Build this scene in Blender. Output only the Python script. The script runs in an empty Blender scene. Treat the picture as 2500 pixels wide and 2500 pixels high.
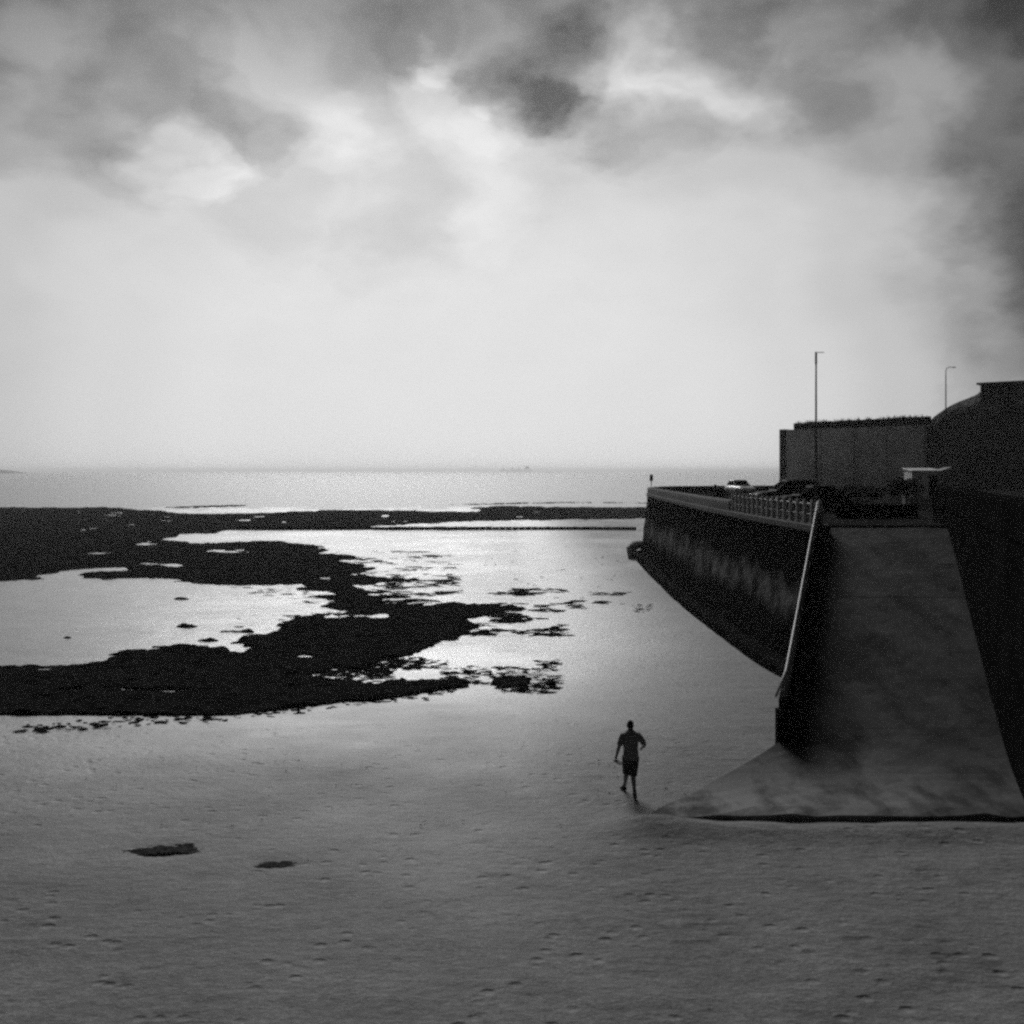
import bpy, bmesh, math, random
import numpy as np
from mathutils import Vector, Matrix, noise as mnoise

R = math.radians
random.seed(7)
rng = np.random.default_rng(11)
S = bpy.context.scene
COL = S.collection

# ------------------------------------------------------------------ camera
CAM_Z, FPX, HOR, CX = 7.7, 1000.0, 471.0, 512.0      # eye height; focal length, horizon row in 1024 px
cd = bpy.data.cameras.new("camera")
cam = bpy.data.objects.new("camera", cd)
COL.objects.link(cam)
cam.location = (0, 0, CAM_Z)
cam.rotation_euler = (R(90), 0, 0)
cd.sensor_width = 36
cd.lens = 36 * FPX / 1024
cd.shift_y = (HOR - 512) / 1024
cd.clip_start, cd.clip_end = 0.1, 60000
S.camera = cam

# ------------------------------------------------------------------ exposure / render
EXPO = 1.5
S.view_settings.view_transform = 'Standard'
S.view_settings.look = 'None'
S.view_settings.gamma = 1
S.view_settings.exposure = EXPO
S.view_settings.use_curve_mapping = False
S.render.engine = 'CYCLES'
S.cycles.filter_width = 2.7
S.cycles.use_adaptive_sampling = True
S.cycles.adaptive_threshold = .04
S.cycles.sample_clamp_indirect = .3
S.cycles.adaptive_min_samples = 40
S.cycles.max_bounces = 6
S.cycles.use_denoising = False

# ------------------------------------------------------------------ sun
SUN_AZ, SUN_EL = -8.0, 31.0       # azimuth left of straight ahead (+Y), elevation
sv = Vector((math.sin(R(SUN_AZ)) * math.cos(R(SUN_EL)), math.cos(R(SUN_AZ)) * math.cos(R(SUN_EL)), math.sin(R(SUN_EL))))
ld = bpy.data.lights.new("sun", 'SUN')
ld.energy, ld.angle, ld.color = 0.6, R(26), (1, 1, 1)
sun = bpy.data.objects.new("sun", ld)
COL.objects.link(sun)
sun.rotation_euler = (-sv).to_track_quat('-Z', 'Y').to_euler()
sun.location = sv * 100

# ------------------------------------------------------------------ node helper
class NT:
    def __init__(s, tree):
        s.t = tree
        s.n, s.l = tree.nodes, tree.links
    def new(s, typ, **kw):
        n = s.n.new(typ)
        for k, v in kw.items():
            setattr(n, k, v)
        return n
    def put(s, sock, v):
        if isinstance(v, bpy.types.NodeSocket):
            s.l.new(v, sock)
        else:
            sock.default_value = v
    def m(s, op, a, b=None, c=None, clamp=False):
        n = s.new('ShaderNodeMath', operation=op, use_clamp=clamp)
        s.put(n.inputs[0], a)
        if b is not None: s.put(n.inputs[1], b)
        if c is not None: s.put(n.inputs[2], c)
        return n.outputs[0]
    def vm(s, op, a, b=None):
        n = s.new('ShaderNodeVectorMath', operation=op)
        s.put(n.inputs[0], a)
        if b is not None: s.put(n.inputs[1], b)
        return n.outputs['Value'] if op in ('DOT_PRODUCT', 'LENGTH') else n.outputs[0]
    def ramp(s, f, pts, interp='LINEAR'):
        n = s.new('ShaderNodeValToRGB')
        n.color_ramp.interpolation = interp
        e = n.color_ramp.elements
        while len(e) < len(pts): e.new(0.5)
        for q, (p, v) in zip(e, pts):
            q.position = p
            q.color = (v, v, v, 1)
        s.put(n.inputs[0], f)
        return n.outputs[0]
    def noise(s, vec, scale, detail=4, rough=0.55, dist=0.0, norm=True):
        n = s.new('ShaderNodeTexNoise')
        n.inputs['Scale'].default_value = scale
        n.inputs['Detail'].default_value = detail
        n.inputs['Roughness'].default_value = rough
        n.inputs['Distortion'].default_value = dist
        s.put(n.inputs['Vector'], vec)
        return n.outputs[0]
    def maprange(s, v, a, b, c, d):
        n = s.new('ShaderNodeMapRange')
        n.clamp = True
        for i, q in zip((0, 1, 2, 3, 4), (v, a, b, c, d)): s.put(n.inputs[i], q)
        return n.outputs[0]

# ------------------------------------------------------------------ sky: cloud over the sea, with lens vignette painted in as dark edges
W = bpy.data.worlds.new("World")
S.world = W
W.use_nodes = True
W.node_tree.nodes.clear()
g = NT(W.node_tree)
tc = g.new('ShaderNodeTexCoord')
D = g.vm('NORMALIZE', tc.outputs['Generated'])
sep = g.new('ShaderNodeSeparateXYZ')
g.put(sep.inputs[0], D)
dx, dy, dz = sep.outputs
az = g.m('MULTIPLY', g.m('ARCTAN2', dx, dy), 180 / math.pi)
el = g.m('MULTIPLY', g.m('ARCSINE', dz), 180 / math.pi)
Ds = g.vm('MULTIPLY', D, (1.0, 1.0, 1.8))
n1 = g.m('SUBTRACT', g.noise(Ds, 4.2, 5, 0.5, 0.35), 0.5)
n2 = g.m('SUBTRACT', g.noise(g.vm('ADD', Ds, (3.1, 1.7, 0.4)), 9.5, 5, 0.55, 0.2), 0.5)
wob = g.m('ADD', g.m('MULTIPLY', n1, 0.5), g.m('MULTIPLY', n2, 0.26))
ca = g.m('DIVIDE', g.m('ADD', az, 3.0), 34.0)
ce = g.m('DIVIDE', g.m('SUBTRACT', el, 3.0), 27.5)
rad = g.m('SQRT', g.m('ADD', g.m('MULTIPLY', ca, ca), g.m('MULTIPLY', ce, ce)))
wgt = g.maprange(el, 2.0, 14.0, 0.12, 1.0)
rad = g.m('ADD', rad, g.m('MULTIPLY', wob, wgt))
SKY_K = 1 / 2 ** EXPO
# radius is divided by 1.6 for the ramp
lum = g.ramp(g.m('DIVIDE', rad, 1.6), [(0.0, .74), (.24, .72), (.37, .65), (.46, .54), (.54, .36), (.61, .16), (.69, .05), (.85, .032), (1.0, .03)], 'EASE')  # dims away from the bright centre, imitating lens vignette
nz_ = g.new('ShaderNodeTexNoise')
nz_.inputs['Scale'].default_value, nz_.inputs['Detail'].default_value, nz_.inputs['Roughness'].default_value = 5.0, 6, .52
g.put(nz_.inputs['Vector'], Ds)
Dw = g.vm('NORMALIZE', g.vm('ADD', D, g.vm('MULTIPLY', g.vm('SUBTRACT', nz_.outputs[1], (.5, .5, .5)), (.30, .30, .30))))
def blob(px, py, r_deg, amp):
    """a dark (amp<0) or bright patch, cloud plus painted vignette at the edges, round a given sky direction"""
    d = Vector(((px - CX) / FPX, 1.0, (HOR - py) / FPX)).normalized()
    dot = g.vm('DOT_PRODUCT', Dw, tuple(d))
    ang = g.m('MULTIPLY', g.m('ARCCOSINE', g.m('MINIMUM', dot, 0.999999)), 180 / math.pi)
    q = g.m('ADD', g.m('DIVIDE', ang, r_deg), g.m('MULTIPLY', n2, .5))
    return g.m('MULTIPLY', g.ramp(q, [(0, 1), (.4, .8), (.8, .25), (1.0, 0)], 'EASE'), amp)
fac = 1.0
for b in CLOUDS if 'CLOUDS' in globals() else [  # cloud patches and painted edge vignette
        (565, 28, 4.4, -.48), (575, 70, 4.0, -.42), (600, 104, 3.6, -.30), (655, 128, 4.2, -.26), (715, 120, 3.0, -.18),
        (440, 8, 3.4, -.35), (380, 50, 4.2, -.28), (230, 95, 3.6, -.34), (120, 60, 6.0, -.5), (740, 12, 4.0, -.6), (850, 60, 4.2, -.4),  # corner entries paint vignette, the rest are clouds
        (250, 190, 5.0, -.14), (400, 200, 5.0, -.16), (560, 170, 4.0, -.1), (1000, 215, 4.5, -.4), (1060, 270, 6.0, -.45),  # far-right pair darkens the sky edge as painted vignette
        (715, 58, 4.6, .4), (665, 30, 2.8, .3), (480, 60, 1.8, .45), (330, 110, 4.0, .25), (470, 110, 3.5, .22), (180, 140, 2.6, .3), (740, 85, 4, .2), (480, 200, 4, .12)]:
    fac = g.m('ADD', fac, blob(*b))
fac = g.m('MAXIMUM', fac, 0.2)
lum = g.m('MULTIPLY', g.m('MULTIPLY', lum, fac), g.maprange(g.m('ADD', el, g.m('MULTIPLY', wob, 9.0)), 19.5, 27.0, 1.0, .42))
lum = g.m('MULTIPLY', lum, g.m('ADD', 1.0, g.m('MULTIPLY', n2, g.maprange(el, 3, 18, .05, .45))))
sky = g.new('ShaderNodeTexSky', sky_type='NISHITA')
sky.sun_disc = False
sky.sun_elevation, sky.sun_rotation = R(SUN_EL), R(SUN_AZ)
bw = g.new('ShaderNodeRGBToBW')
g.put(bw.inputs[0], sky.outputs[0])
BG = 0.1
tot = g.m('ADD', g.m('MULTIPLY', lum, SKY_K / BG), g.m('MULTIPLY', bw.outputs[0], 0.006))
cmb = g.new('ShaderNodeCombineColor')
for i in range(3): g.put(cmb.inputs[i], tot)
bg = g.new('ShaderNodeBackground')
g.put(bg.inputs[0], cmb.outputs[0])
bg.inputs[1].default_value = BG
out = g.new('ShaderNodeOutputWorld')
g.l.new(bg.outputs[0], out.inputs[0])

# ------------------------------------------------------------------ materials (black-and-white place: all greys)
def mat(name, base, var=0.3, scale=3.0, rough=0.7, spec=0.3, bump=0.0, bscale=None, metallic=0.0, stretch=(1, 1, 1), extra=None):
    m = bpy.data.materials.new(name)
    m.use_nodes = True
    k = NT(m.node_tree)
    p = k.n['Principled BSDF']
    t = k.new('ShaderNodeTexCoord')
    v = k.vm('MULTIPLY', t.outputs['Object'], stretch)
    a = k.noise(v, scale, 6, 0.6)
    f = k.maprange(a, 0.25, 0.75, base * (1 - var), base * (1 + var))
    if extra: f = extra(k, t.outputs['Object'], f)
    c = k.new('ShaderNodeCombineColor')
    for i in range(3): k.put(c.inputs[i], f)
    k.l.new(c.outputs[0], p.inputs['Base Color'])
    k.put(p.inputs['Roughness'], rough)
    p.inputs['Specular IOR Level'].default_value = spec
    p.inputs['Metallic'].default_value = metallic
    if bump:
        b = k.new('ShaderNodeBump')
        b.inputs['Strength'].default_value = 1.0
        b.inputs['Distance'].default_value = bump
        k.put(b.inputs['Height'], k.noise(v, bscale or scale * 4, 6, 0.65))
        k.l.new(b.outputs[0], p.inputs['Normal'])
    return m

def sand_mat():
    m = bpy.data.materials.new("wet_sand")
    m.use_nodes = True
    k = NT(m.node_tree)
    p = k.n['Principled BSDF']
    o = k.new('ShaderNodeTexCoord').outputs['Object']
    s = k.new('ShaderNodeSeparateXYZ')
    k.put(s.inputs[0], o)
    big = k.noise(o, 0.09, 4, 0.6)
    mid = k.noise(k.vm('MULTIPLY', o, (.55, 1, 1)), 0.9, 6, 0.62)
    fine = k.noise(k.vm('MULTIPLY', o, (.6, 1, 1)), 5.0, 5, 0.7)
    f = k.maprange(mid, .3, .7, .15, .26)
    f = k.m('MULTIPLY', f, k.m('MULTIPLY', k.maprange(fine, .3, .7, .72, 1.25), k.maprange(k.noise(o, 16.0, 3, .7), .3, .7, .7, 1.3)))
    # strewn bits of weed
    fl = k.noise(k.vm('MULTIPLY', o, (.3, 1, 1)), 2.6, 5, 0.62)
    pat = k.noise(o, 0.33, 3, 0.6)
    dark = k.m('MULTIPLY', k.ramp(fl, [(.55, 0), (.68, 1)]), k.ramp(pat, [(.40, 0), (.58, 1)]))
    f = k.m('MULTIPLY', f, k.m('SUBTRACT', 1.0, k.m('MULTIPLY', dark, .6)))
    c = k.new('ShaderNodeCombineColor')
    for i in range(3): k.put(c.inputs[i], f)
    k.l.new(c.outputs[0], p.inputs['Base Color'])
    wet = k.m('ADD', k.m('SUBTRACT', k.maprange(s.outputs[1], 13.0, 50.0, 0.0, 1.0), k.maprange(k.m('ADD', s.outputs[0], k.m('MULTIPLY', k.m('SUBTRACT', big, .5), 9.0)), 0.0, 11.0, 0.0, .7)), k.m('MULTIPLY', k.m('SUBTRACT', big, .5), .8), clamp=True)
    k.put(p.inputs['Roughness'], k.m('ADD', k.maprange(wet, 0, 1, .82, .27), k.m('MULTIPLY', k.m('SUBTRACT', mid, .5), .16)))
    k.put(p.inputs['Specular IOR Level'], k.maprange(wet, 0, 1, .25, .8))
    b = k.new('ShaderNodeBump')
    b.inputs['Strength'].default_value = 1.0
    k.put(b.inputs['Distance'], k.maprange(wet, 0, 1, .075, .014))
    vo = k.new('ShaderNodeTexVoronoi')           # trodden pits
    vo.inputs['Scale'].default_value = 2.7
    k.put(vo.inputs['Vector'], k.vm('ADD', k.vm('MULTIPLY', o, (.75, 1, 0)), k.vm('MULTIPLY', (.5, .5, 0), k.new('ShaderNodeTexNoise').outputs[1])))
    pit = k.m('MULTIPLY', k.ramp(vo.outputs['Distance'], [(.08, 1), (.30, 0)], 'EASE'), k.ramp(k.noise(o, .5, 3, .6), [(.42, 0), (.56, 1)]))
    k.put(b.inputs['Height'], k.m('SUBTRACT', k.m('ADD', k.m('MULTIPLY', mid, .8), k.m('MULTIPLY', fine, .6)), k.m('MULTIPLY', pit, .45)))
    k.l.new(b.outputs[0], p.inputs['Normal'])
    return m

def sea_mat():
    m = bpy.data.materials.new("sea_water")
    m.use_nodes = True
    k = NT(m.node_tree)
    p = k.n['Principled BSDF']
    o = k.new('ShaderNodeTexCoord').outputs['Object']
    p.inputs['Base Color'].default_value = (.12, .12, .12, 1)
    p.inputs['Roughness'].default_value = .22
    p.inputs['IOR'].default_value = 1.33
    b = k.new('ShaderNodeBump')
    b.inputs['Strength'].default_value = .6
    b.inputs['Distance'].default_value = .25
    k.put(b.inputs['Height'], k.noise(k.vm('MULTIPLY', o, (.4, 1, 1)), .35, 5, .6))
    k.l.new(b.outputs[0], p.inputs['Normal'])
    return m

def band_extra(k, o, f):          # tide-washed paler band of bare stone between weed below and soot above
    s = k.new('ShaderNodeSeparateXYZ')
    k.put(s.inputs[0], o)
    z = k.m('ADD', s.outputs[2], k.m('MULTIPLY', k.m('SUBTRACT', k.noise(o, .35, 4, .6), .5), 2.4))
    band = k.m('MULTIPLY', k.maprange(z, .9, 1.7, 0, 1), k.maprange(z, 2.3, 3.2, 1, 0))
    pat = k.ramp(k.noise(o, .55, 5, .65), [(.38, 0), (.62, 1)])
    return k.m('ADD', f, k.m('MULTIPLY', k.m('MULTIPLY', band, pat), .18))

def ramp_extra(k, o, f):          # pale blown sand on the foot of the slipway, wheel-worn strip, green-black blotches
    s = k.new('ShaderNodeSeparateXYZ')
    k.put(s.inputs[0], o)
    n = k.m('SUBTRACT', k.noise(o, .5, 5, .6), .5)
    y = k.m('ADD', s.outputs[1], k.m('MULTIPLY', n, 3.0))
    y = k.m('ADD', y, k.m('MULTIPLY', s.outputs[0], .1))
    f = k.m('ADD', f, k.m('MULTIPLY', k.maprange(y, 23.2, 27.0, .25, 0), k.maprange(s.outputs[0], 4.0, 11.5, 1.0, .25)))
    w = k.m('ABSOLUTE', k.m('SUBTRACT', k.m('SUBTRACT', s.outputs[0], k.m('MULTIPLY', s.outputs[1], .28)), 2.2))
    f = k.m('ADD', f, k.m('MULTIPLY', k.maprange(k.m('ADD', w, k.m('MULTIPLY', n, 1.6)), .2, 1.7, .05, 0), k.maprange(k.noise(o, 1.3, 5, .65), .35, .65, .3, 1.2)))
    bl = k.ramp(k.noise(k.vm('MULTIPLY', o, (1, .45, 1)), .8, 6, .66), [(.46, 1), (.62, .3)])
    return k.m('MULTIPLY', f, bl)

M = dict(
    sand=sand_mat(), sea=sea_mat(),
    reef=mat("weed_covered_rock", .02, .7, 1.5, .9, .0, .05, 7),
    weed=mat("dark_seaweed", .02, .5, 3, .9, .0),
    dampweed=mat("damp_sandy_weed", .075, .5, 4, .9, .0),
    seawall=mat("weedy_sea_wall", .017, .6, 1.2, .9, .0, .05, 2.5, extra=band_extra),
    concrete=mat("weathered_concrete", .12, .35, .8, .85, .1, .01, 5),
    pale=mat("pale_concrete", .36, .25, 1.5, .8, .25, .006, 8),
    darkconc=mat("dark_stained_concrete", .03, .5, .7, .9, .0, .015, 4),
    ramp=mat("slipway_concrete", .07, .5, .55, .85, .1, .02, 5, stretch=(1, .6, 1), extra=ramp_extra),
    black=mat("near_black_wall", .011, .5, .6, .95, .0, .02, 4),  # mottled near-black base colour
    chalk=mat("stained_cliff_render", .7, .42, .45, .9, .1, .04, 1.4),
    cliff=mat("dark_cliff_face", .13, .6, .35, .95, .05, .15, 1.0),
    grass=mat("dark_grass", .03, .5, 2.0, .9, .05),
    leaf=mat("dark_leaves", .03, .5, 2.0, .8, .1),
    white=mat("white_paint", .75, .1, 6, .45, .4),
    rail=mat("worn_white_paint", .62, .35, 4, .5, .4),
    steel=mat("grey_steel", .12, .3, 6, .5, .5),
    asphalt=mat("promenade_asphalt", .03, .3, 1.0, .95, .0, .005, 20),
    carpale=mat("white_car_paint", .8, .03, 3, .25, .5),
    cardark=mat("black_car_paint", .012, .2, 3, .5, .01),
    cargrey=mat("dark_grey_car_paint", .018, .2, 3, .5, .01),
    glass=mat("dark_car_glass", .01, .2, 3, .5, .0),
    tyre=mat("tyre_rubber", .02, .3, 9, .85, .2),
    lampglass=mat("lamp_glass", .35, .1, 9, .2, .5),
    skin=mat("skin", .22, .15, 9, .6, .3),
    shirt=mat("dark_shirt_cloth", .2, .25, 14, .9, .1, .006, 22),
    shorts=mat("black_shorts_cloth", .06, .25, 14, .9, .1, .006, 22),
    hair=mat("dark_hair", .015, .3, 40, .7, .2),
    shoe=mat("black_shoe", .015, .3, 20, .6, .3),
    brick=mat("dark_house_wall", .1, .4, 1.2, .9, .1, .01, 8),
    ship=mat("ship_grey", .3, .3, .05, .7, .2),
    headland=mat("far_headland", .05, .4, .01, .95, .05),
)

# ------------------------------------------------------------------ object helpers
def tag(o, label=None, cat=None, group=None, kind=None):
    for k, v in (('label', label), ('category', cat), ('group', group), ('kind', kind)):
        if v: o[k] = v
    return o
def empty(name, loc=(0, 0, 0), rz=0.0, **kw):
    o = bpy.data.objects.new(name, None)
    COL.objects.link(o)
    o.location = loc
    o.rotation_euler = (0, 0, rz)
    return tag(o, **kw)
def link(name, me, m, parent=None, smooth=False, **kw):
    o = bpy.data.objects.new(name, me)
    COL.objects.link(o)
    if m is not None and not me.materials: me.materials.append(m)
    if parent is not None: o.parent = parent
    if smooth:
        me.polygons.foreach_set('use_smooth', [True] * len(me.polygons))
    return tag(o, **kw)
def obj(name, bm, m, parent=None, smooth=False, bevel=0.0, **kw):
    bmesh.ops.recalc_face_normals(bm, faces=bm.faces)
    me = bpy.data.meshes.new(name)
    bm.to_mesh(me)
    bm.free()
    o = link(name, me, m, parent, smooth, **kw)
    if bevel:
        b = o.modifiers.new('bevel', 'BEVEL')
        b.width, b.segments, b.limit_method = bevel, 2, 'ANGLE'
    return o
def pymesh(name, verts, faces, m, parent=None, smooth=False, **kw):
    me = bpy.data.meshes.new(name)
    me.from_pydata([tuple(map(float, v)) for v in verts], [], faces)
    me.update()
    return link(name, me, m, parent, smooth, **kw)
def box(bm, x0, x1, y0, y1, z0, z1):
    v = [bm.verts.new(p) for p in ((x0, y0, z0), (x1, y0, z0), (x1, y1, z0), (x0, y1, z0), (x0, y0, z1), (x1, y0, z1), (x1, y1, z1), (x0, y1, z1))]
    for f in ((3, 2, 1, 0), (4, 5, 6, 7), (0, 1, 5, 4), (1, 2, 6, 5), (2, 3, 7, 6), (3, 0, 4, 7)):
        bm.faces.new([v[i] for i in f])
def hexa(bm, bot, top):
    v = [bm.verts.new(p) for p in bot] + [bm.verts.new(p) for p in top]
    n = len(bot)
    bm.faces.new(v[:n][::-1]); bm.faces.new(v[n:])
    for i in range(n):
        j = (i + 1) % n
        bm.faces.new((v[i], v[j], v[n + j], v[n + i]))
def tube(bm, pts, rad, seg=8, cap=True):
    """tapered tube through pts; rad is a number, or (a, b) ellipse, per point"""
    pts = [Vector(p) for p in pts]
    if not isinstance(rad, (list, tuple)): rad = [rad] * len(pts)
    rings, side = [], None
    for i, p in enumerate(pts):
        d = (pts[min(i + 1, len(pts) - 1)] - pts[max(i - 1, 0)]).normalized()
        if side is None:
            ref = Vector((1, 0, 0)) if abs(d.x) < .9 else Vector((0, 1, 0))
            side = (ref - d * ref.dot(d)).normalized()
        else:
            side = (side - d * side.dot(d)).normalized()
        up = d.cross(side)
        a, b = rad[i] if isinstance(rad[i], (list, tuple)) else (rad[i], rad[i])
        rings.append([bm.verts.new(p + side * a * math.cos(2 * math.pi * k / seg) + up * b * math.sin(2 * math.pi * k / seg)) for k in range(seg)])
    for r0, r1 in zip(rings, rings[1:]):
        for k in range(seg):
            bm.faces.new((r0[k], r0[(k + 1) % seg], r1[(k + 1) % seg], r1[k]))
    if cap:
        bm.faces.new(rings[0][::-1]); bm.faces.new(rings[-1])
def ball(bm, c, r, u=12, v=8):
    mtx = Matrix.Translation(c) @ Matrix.Diagonal((*(r if isinstance(r, (tuple, list)) else (r, r, r)), 1))
    bmesh.ops.create_uvsphere(bm, u_segments=u, v_segments=v, radius=1, matrix=mtx)
def sub(bm_fn, *a):
    bm = bmesh.new(); bm_fn(bm, *a); return bm

# numpy value noise
_perm = rng.random((256, 256))
def vnoise(x, y):
    xi, yi = np.floor(x).astype(int), np.floor(y).astype(int)
    fx, fy = x - xi, y - yi
    fx, fy = fx * fx * (3 - 2 * fx), fy * fy * (3 - 2 * fy)
    P = lambda i, j: _perm[(xi + i) & 255, (yi + j) & 255]
    return (P(0, 0) * (1 - fx) + P(1, 0) * fx) * (1 - fy) + (P(0, 1) * (1 - fx) + P(1, 1) * fx) * fy
def fbm(x, y, o=4, r=.5):
    s, a, n = 0, 1, 0
    for i in range(o):
        s = s + a * (vnoise(x * 2 ** i + 17.3 * i, y * 2 ** i + 9.1 * i) - .5)
        n += a
        a *= r
    return s / n * 2

# ------------------------------------------------------------------ beach profile and un-projection onto it
SEA_Z = -1.42
def zs(y):
    y = np.asarray(y, float)
    t = np.clip((y - 26) / 20, 0, 1)
    t = t * t * (3 - 2 * t)
    return -1.2 * t - .0012 * np.clip(y - 60, 0, 400)
def ground(u, v):
    """photo position (1932 px wide) to the beach"""
    px, py = u * 1024 / 1932, v * 1024 / 1932
    lo, hi = 3.0, 900.0
    for _ in range(50):
        m_ = (lo + hi) / 2
        if HOR + FPX * (CAM_Z - float(zs(m_))) / m_ > py: lo = m_
        else: hi = m_
    return ((px - CX) / FPX * lo, lo)

# ------------------------------------------------------------------ the beach
def fan_grid(ys, ts):
    Y = np.repeat(ys[:, None], len(ts), 1)
    X = ts[None, :] * (14 + .95 * Y)
    return X, Y
def grid_faces(nr, nc):
    i = np.arange((nr - 1) * (nc - 1))
    r, c = i // (nc - 1), i % (nc - 1)
    a = r * nc + c
    return np.stack([a, a + 1, a + nc + 1, a + nc], 1)
ys = 1.0 * (420 / 1.0) ** np.linspace(0, 1, 430)
ts = np.linspace(-1, 1, 340)
X, Y = fan_grid(ys, ts)
Z = zs(Y) + .05 * fbm(X / 6, Y / 6, 3) + .018 * fbm(X / 1.1, Y / .7, 3)
dr_ = np.exp(-((Y - 21.3) / .55) ** 2) * np.clip((X - 2.6) / 1.5, 0, 1) * (.5 + .5 * np.clip(fbm(X / 1.6, Y / 3, 3) + .5, 0, 1.4))
Z += .20 * dr_ + .2 * np.exp(-(((X - 3.0) / .9) ** 2 + ((Y - 21.7) / .5) ** 2))
for (u, v, rx, ry, dp) in ((310, 1600, .55, .35, .10), (520, 1628, .5, .3, .06)):
    gx, gy = ground(u, v)
    Z -= dp * np.exp(-(((X - gx) / rx) ** 2 + ((Y - gy) / ry) ** 2))
pymesh("beach", np.stack([X, Y, Z], 2).reshape(-1, 3), grid_faces(*X.shape).tolist(), M['sand'], smooth=True, kind='structure', label="pale wet sand of the beach at low tide")

# sea to the horizon
bm = bmesh.new()
yy = [175, 260, 400, 700, 1500, 4000, 12000, 30000]
xx = [-30000, -8000, -2000, -500, -100, 100, 500, 2000, 8000, 30000]
vv = [[bm.verts.new((x, y, SEA_Z)) for x in xx] for y in yy]
for a in range(len(yy) - 1):
    for b in range(len(xx) - 1):
        bm.faces.new((vv[a][b], vv[a][b + 1], vv[a + 1][b + 1], vv[a + 1][b]))
obj("sea", bm, M['sea'], kind='structure', label="calm grey sea out to the horizon")

# ------------------------------------------------------------------ weed-covered reef
POLY = [(-400, 957), (50, 957), (100, 957), (150, 958), (190, 956), (245, 960), (300, 963), (330, 968), (400, 970), (480, 968), (560, 966), (620, 962), (700, 962), (800, 964),
        (880, 966), (900, 963), (880, 958), (940, 954), (1040, 956), (1140, 957), (1270, 956), (1290, 971), (1200, 972), (1100, 979), (980, 984), (860, 986), (780, 990), (700, 994),
        (600, 998), (440, 1000), (420, 1006), (340, 1006), (312, 1018), (366, 1020), (392, 1024), (430, 1023), (510, 1020), (539, 1026), (590, 1032), (609, 1042),
        (664, 1053), (640, 1060), (692, 1064), (655, 1068), (695, 1074), (663, 1079), (714, 1087), (797, 1096), (746, 1101), (672, 1106), (690, 1112), (760, 1112), (690, 1120), (810, 1123),
        (688, 1132), (720, 1134), (842, 1133), (890, 1143), (964, 1148), (1028, 1152), (964, 1158), (906, 1172), (930, 1180), (880, 1196), (855, 1208), (810, 1223), (759, 1234),
        (714, 1245), (730, 1254), (690, 1262), (640, 1262), (600, 1272), (660, 1284), (720, 1290), (800, 1286), (890, 1280), (893, 1295), (810, 1308), (778, 1314), (686, 1324), (606, 1334), (498, 1344), (430, 1352), (390, 1358),
        (294, 1360), (206, 1366), (126, 1374), (46, 1378), (-400, 1390), (-400, 1262), (46, 1258), (110, 1257), (166, 1254), (218, 1250), (182, 1240), (246, 1231),
        (334, 1226), (300, 1222), (334, 1220), (430, 1214), (462, 1210), (450, 1204), (486, 1198), (526, 1182), (500, 1178), (542, 1164), (590, 1160), (662, 1155), (622, 1143), (646, 1132), (570, 1128), (640, 1122),
        (558, 1116), (590, 1104), (462, 1103), (398, 1105), (347, 1103), (318, 1094), (270, 1093), (206, 1092), (174, 1087), (148, 1084), (170, 1080), (244, 1079), (244, 1072), (160, 1073), (120, 1077), (94, 1084), (91, 1095), (51, 1096), (-400, 1100)]
HOLES = [[(300, 1066), (330, 1063), (350, 1066), (330, 1071)], [(860, 988), (980, 987), (1050, 984), (1000, 981), (900, 984)]]
EXTRA = [[(820, 952), (900, 950), (1000, 948), (1100, 947), (1280, 949), (1280, 951), (1100, 949.5), (1000, 951), (900, 953)],
         [(290, 957), (420, 953), (500, 952), (440, 956), (350, 959)], [(1040, 974), (1220, 972), (1280, 974), (1280, 976), (1100, 981)],
         [(925, 1280), (960, 1275), (1000, 1280), (990, 1292), (950, 1297), (925, 1290)], [(1020, 1286), (1040, 1285), (1045, 1293), (1025, 1293)],
         [(335, 1183), (355, 1178), (376, 1183), (356, 1187)], [(410, 1193), (470, 1191), (474, 1194), (412, 1195)], [(366, 1210), (392, 1206), (416, 1210), (390, 1213)],
         [(322, 1131), (345, 1128), (362, 1131), (345, 1133)], [(120, 1203), (135, 1200), (143, 1203), (132, 1206)]]
def inside(px, py, poly):
    P = np.array(poly)
    r = np.zeros(px.shape, bool)
    j = len(P) - 1
    for i in range(len(P)):
        (x0, y0), (x1, y1) = P[i], P[j]
        if y0 != y1:
            c = ((y0 > py) != (y1 > py)) & (px < (x1 - x0) * (py - y0) / (y1 - y0) + x0)
            r ^= c
        j = i
    return r
def world_poly(p): return [ground(*q) for q in p]
WP, WH, WE = world_poly(POLY), [world_poly(p) for p in HOLES], [world_poly(p) for p in EXTRA]
def reef_mask(x, y):
    k = np.clip(y / 60, .35, 2.2)
    wx = x + k * (1.5 * fbm(x / 7, y / 7, 3) + .8 * fbm(x / 1.6 + 40, y / 1.6, 3))
    wy = y + k * (1.6 * fbm(x / 5 + 80, y / 5 + 20, 4) + .7 * fbm(x / 1.2 + 11, y / 1.2 + 60, 3))
    acc = 0
    for q_ in range(5):
        e_ = k * (.25 + .35 * q_)
        acc = acc + inside(wx + e_ * fbm(x / 2.6 + 31 * q_, y / 1.5 + 5 * q_, 4, .6), wy + e_ * 1.3 * fbm(x / 2.2 + 9 * q_, y / 1.1 + 77 * q_, 4, .6), WP)
    m_ = acc / 5 + .55 * fbm(x / .9 + 3, y / .55 + 8, 3, .6) > .5
    for h in WH: m_ &= ~inside(x, y, h)
    for e in WE: m_ |= inside(x + .3 * (wx - x), y + .3 * (wy - y), e)
    # little puddles left in the weed
    pud = (fbm(x / 5 + 7, y / 3.2 + 3, 4) > .47)
    m_ &= ~pud
    return m_
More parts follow.
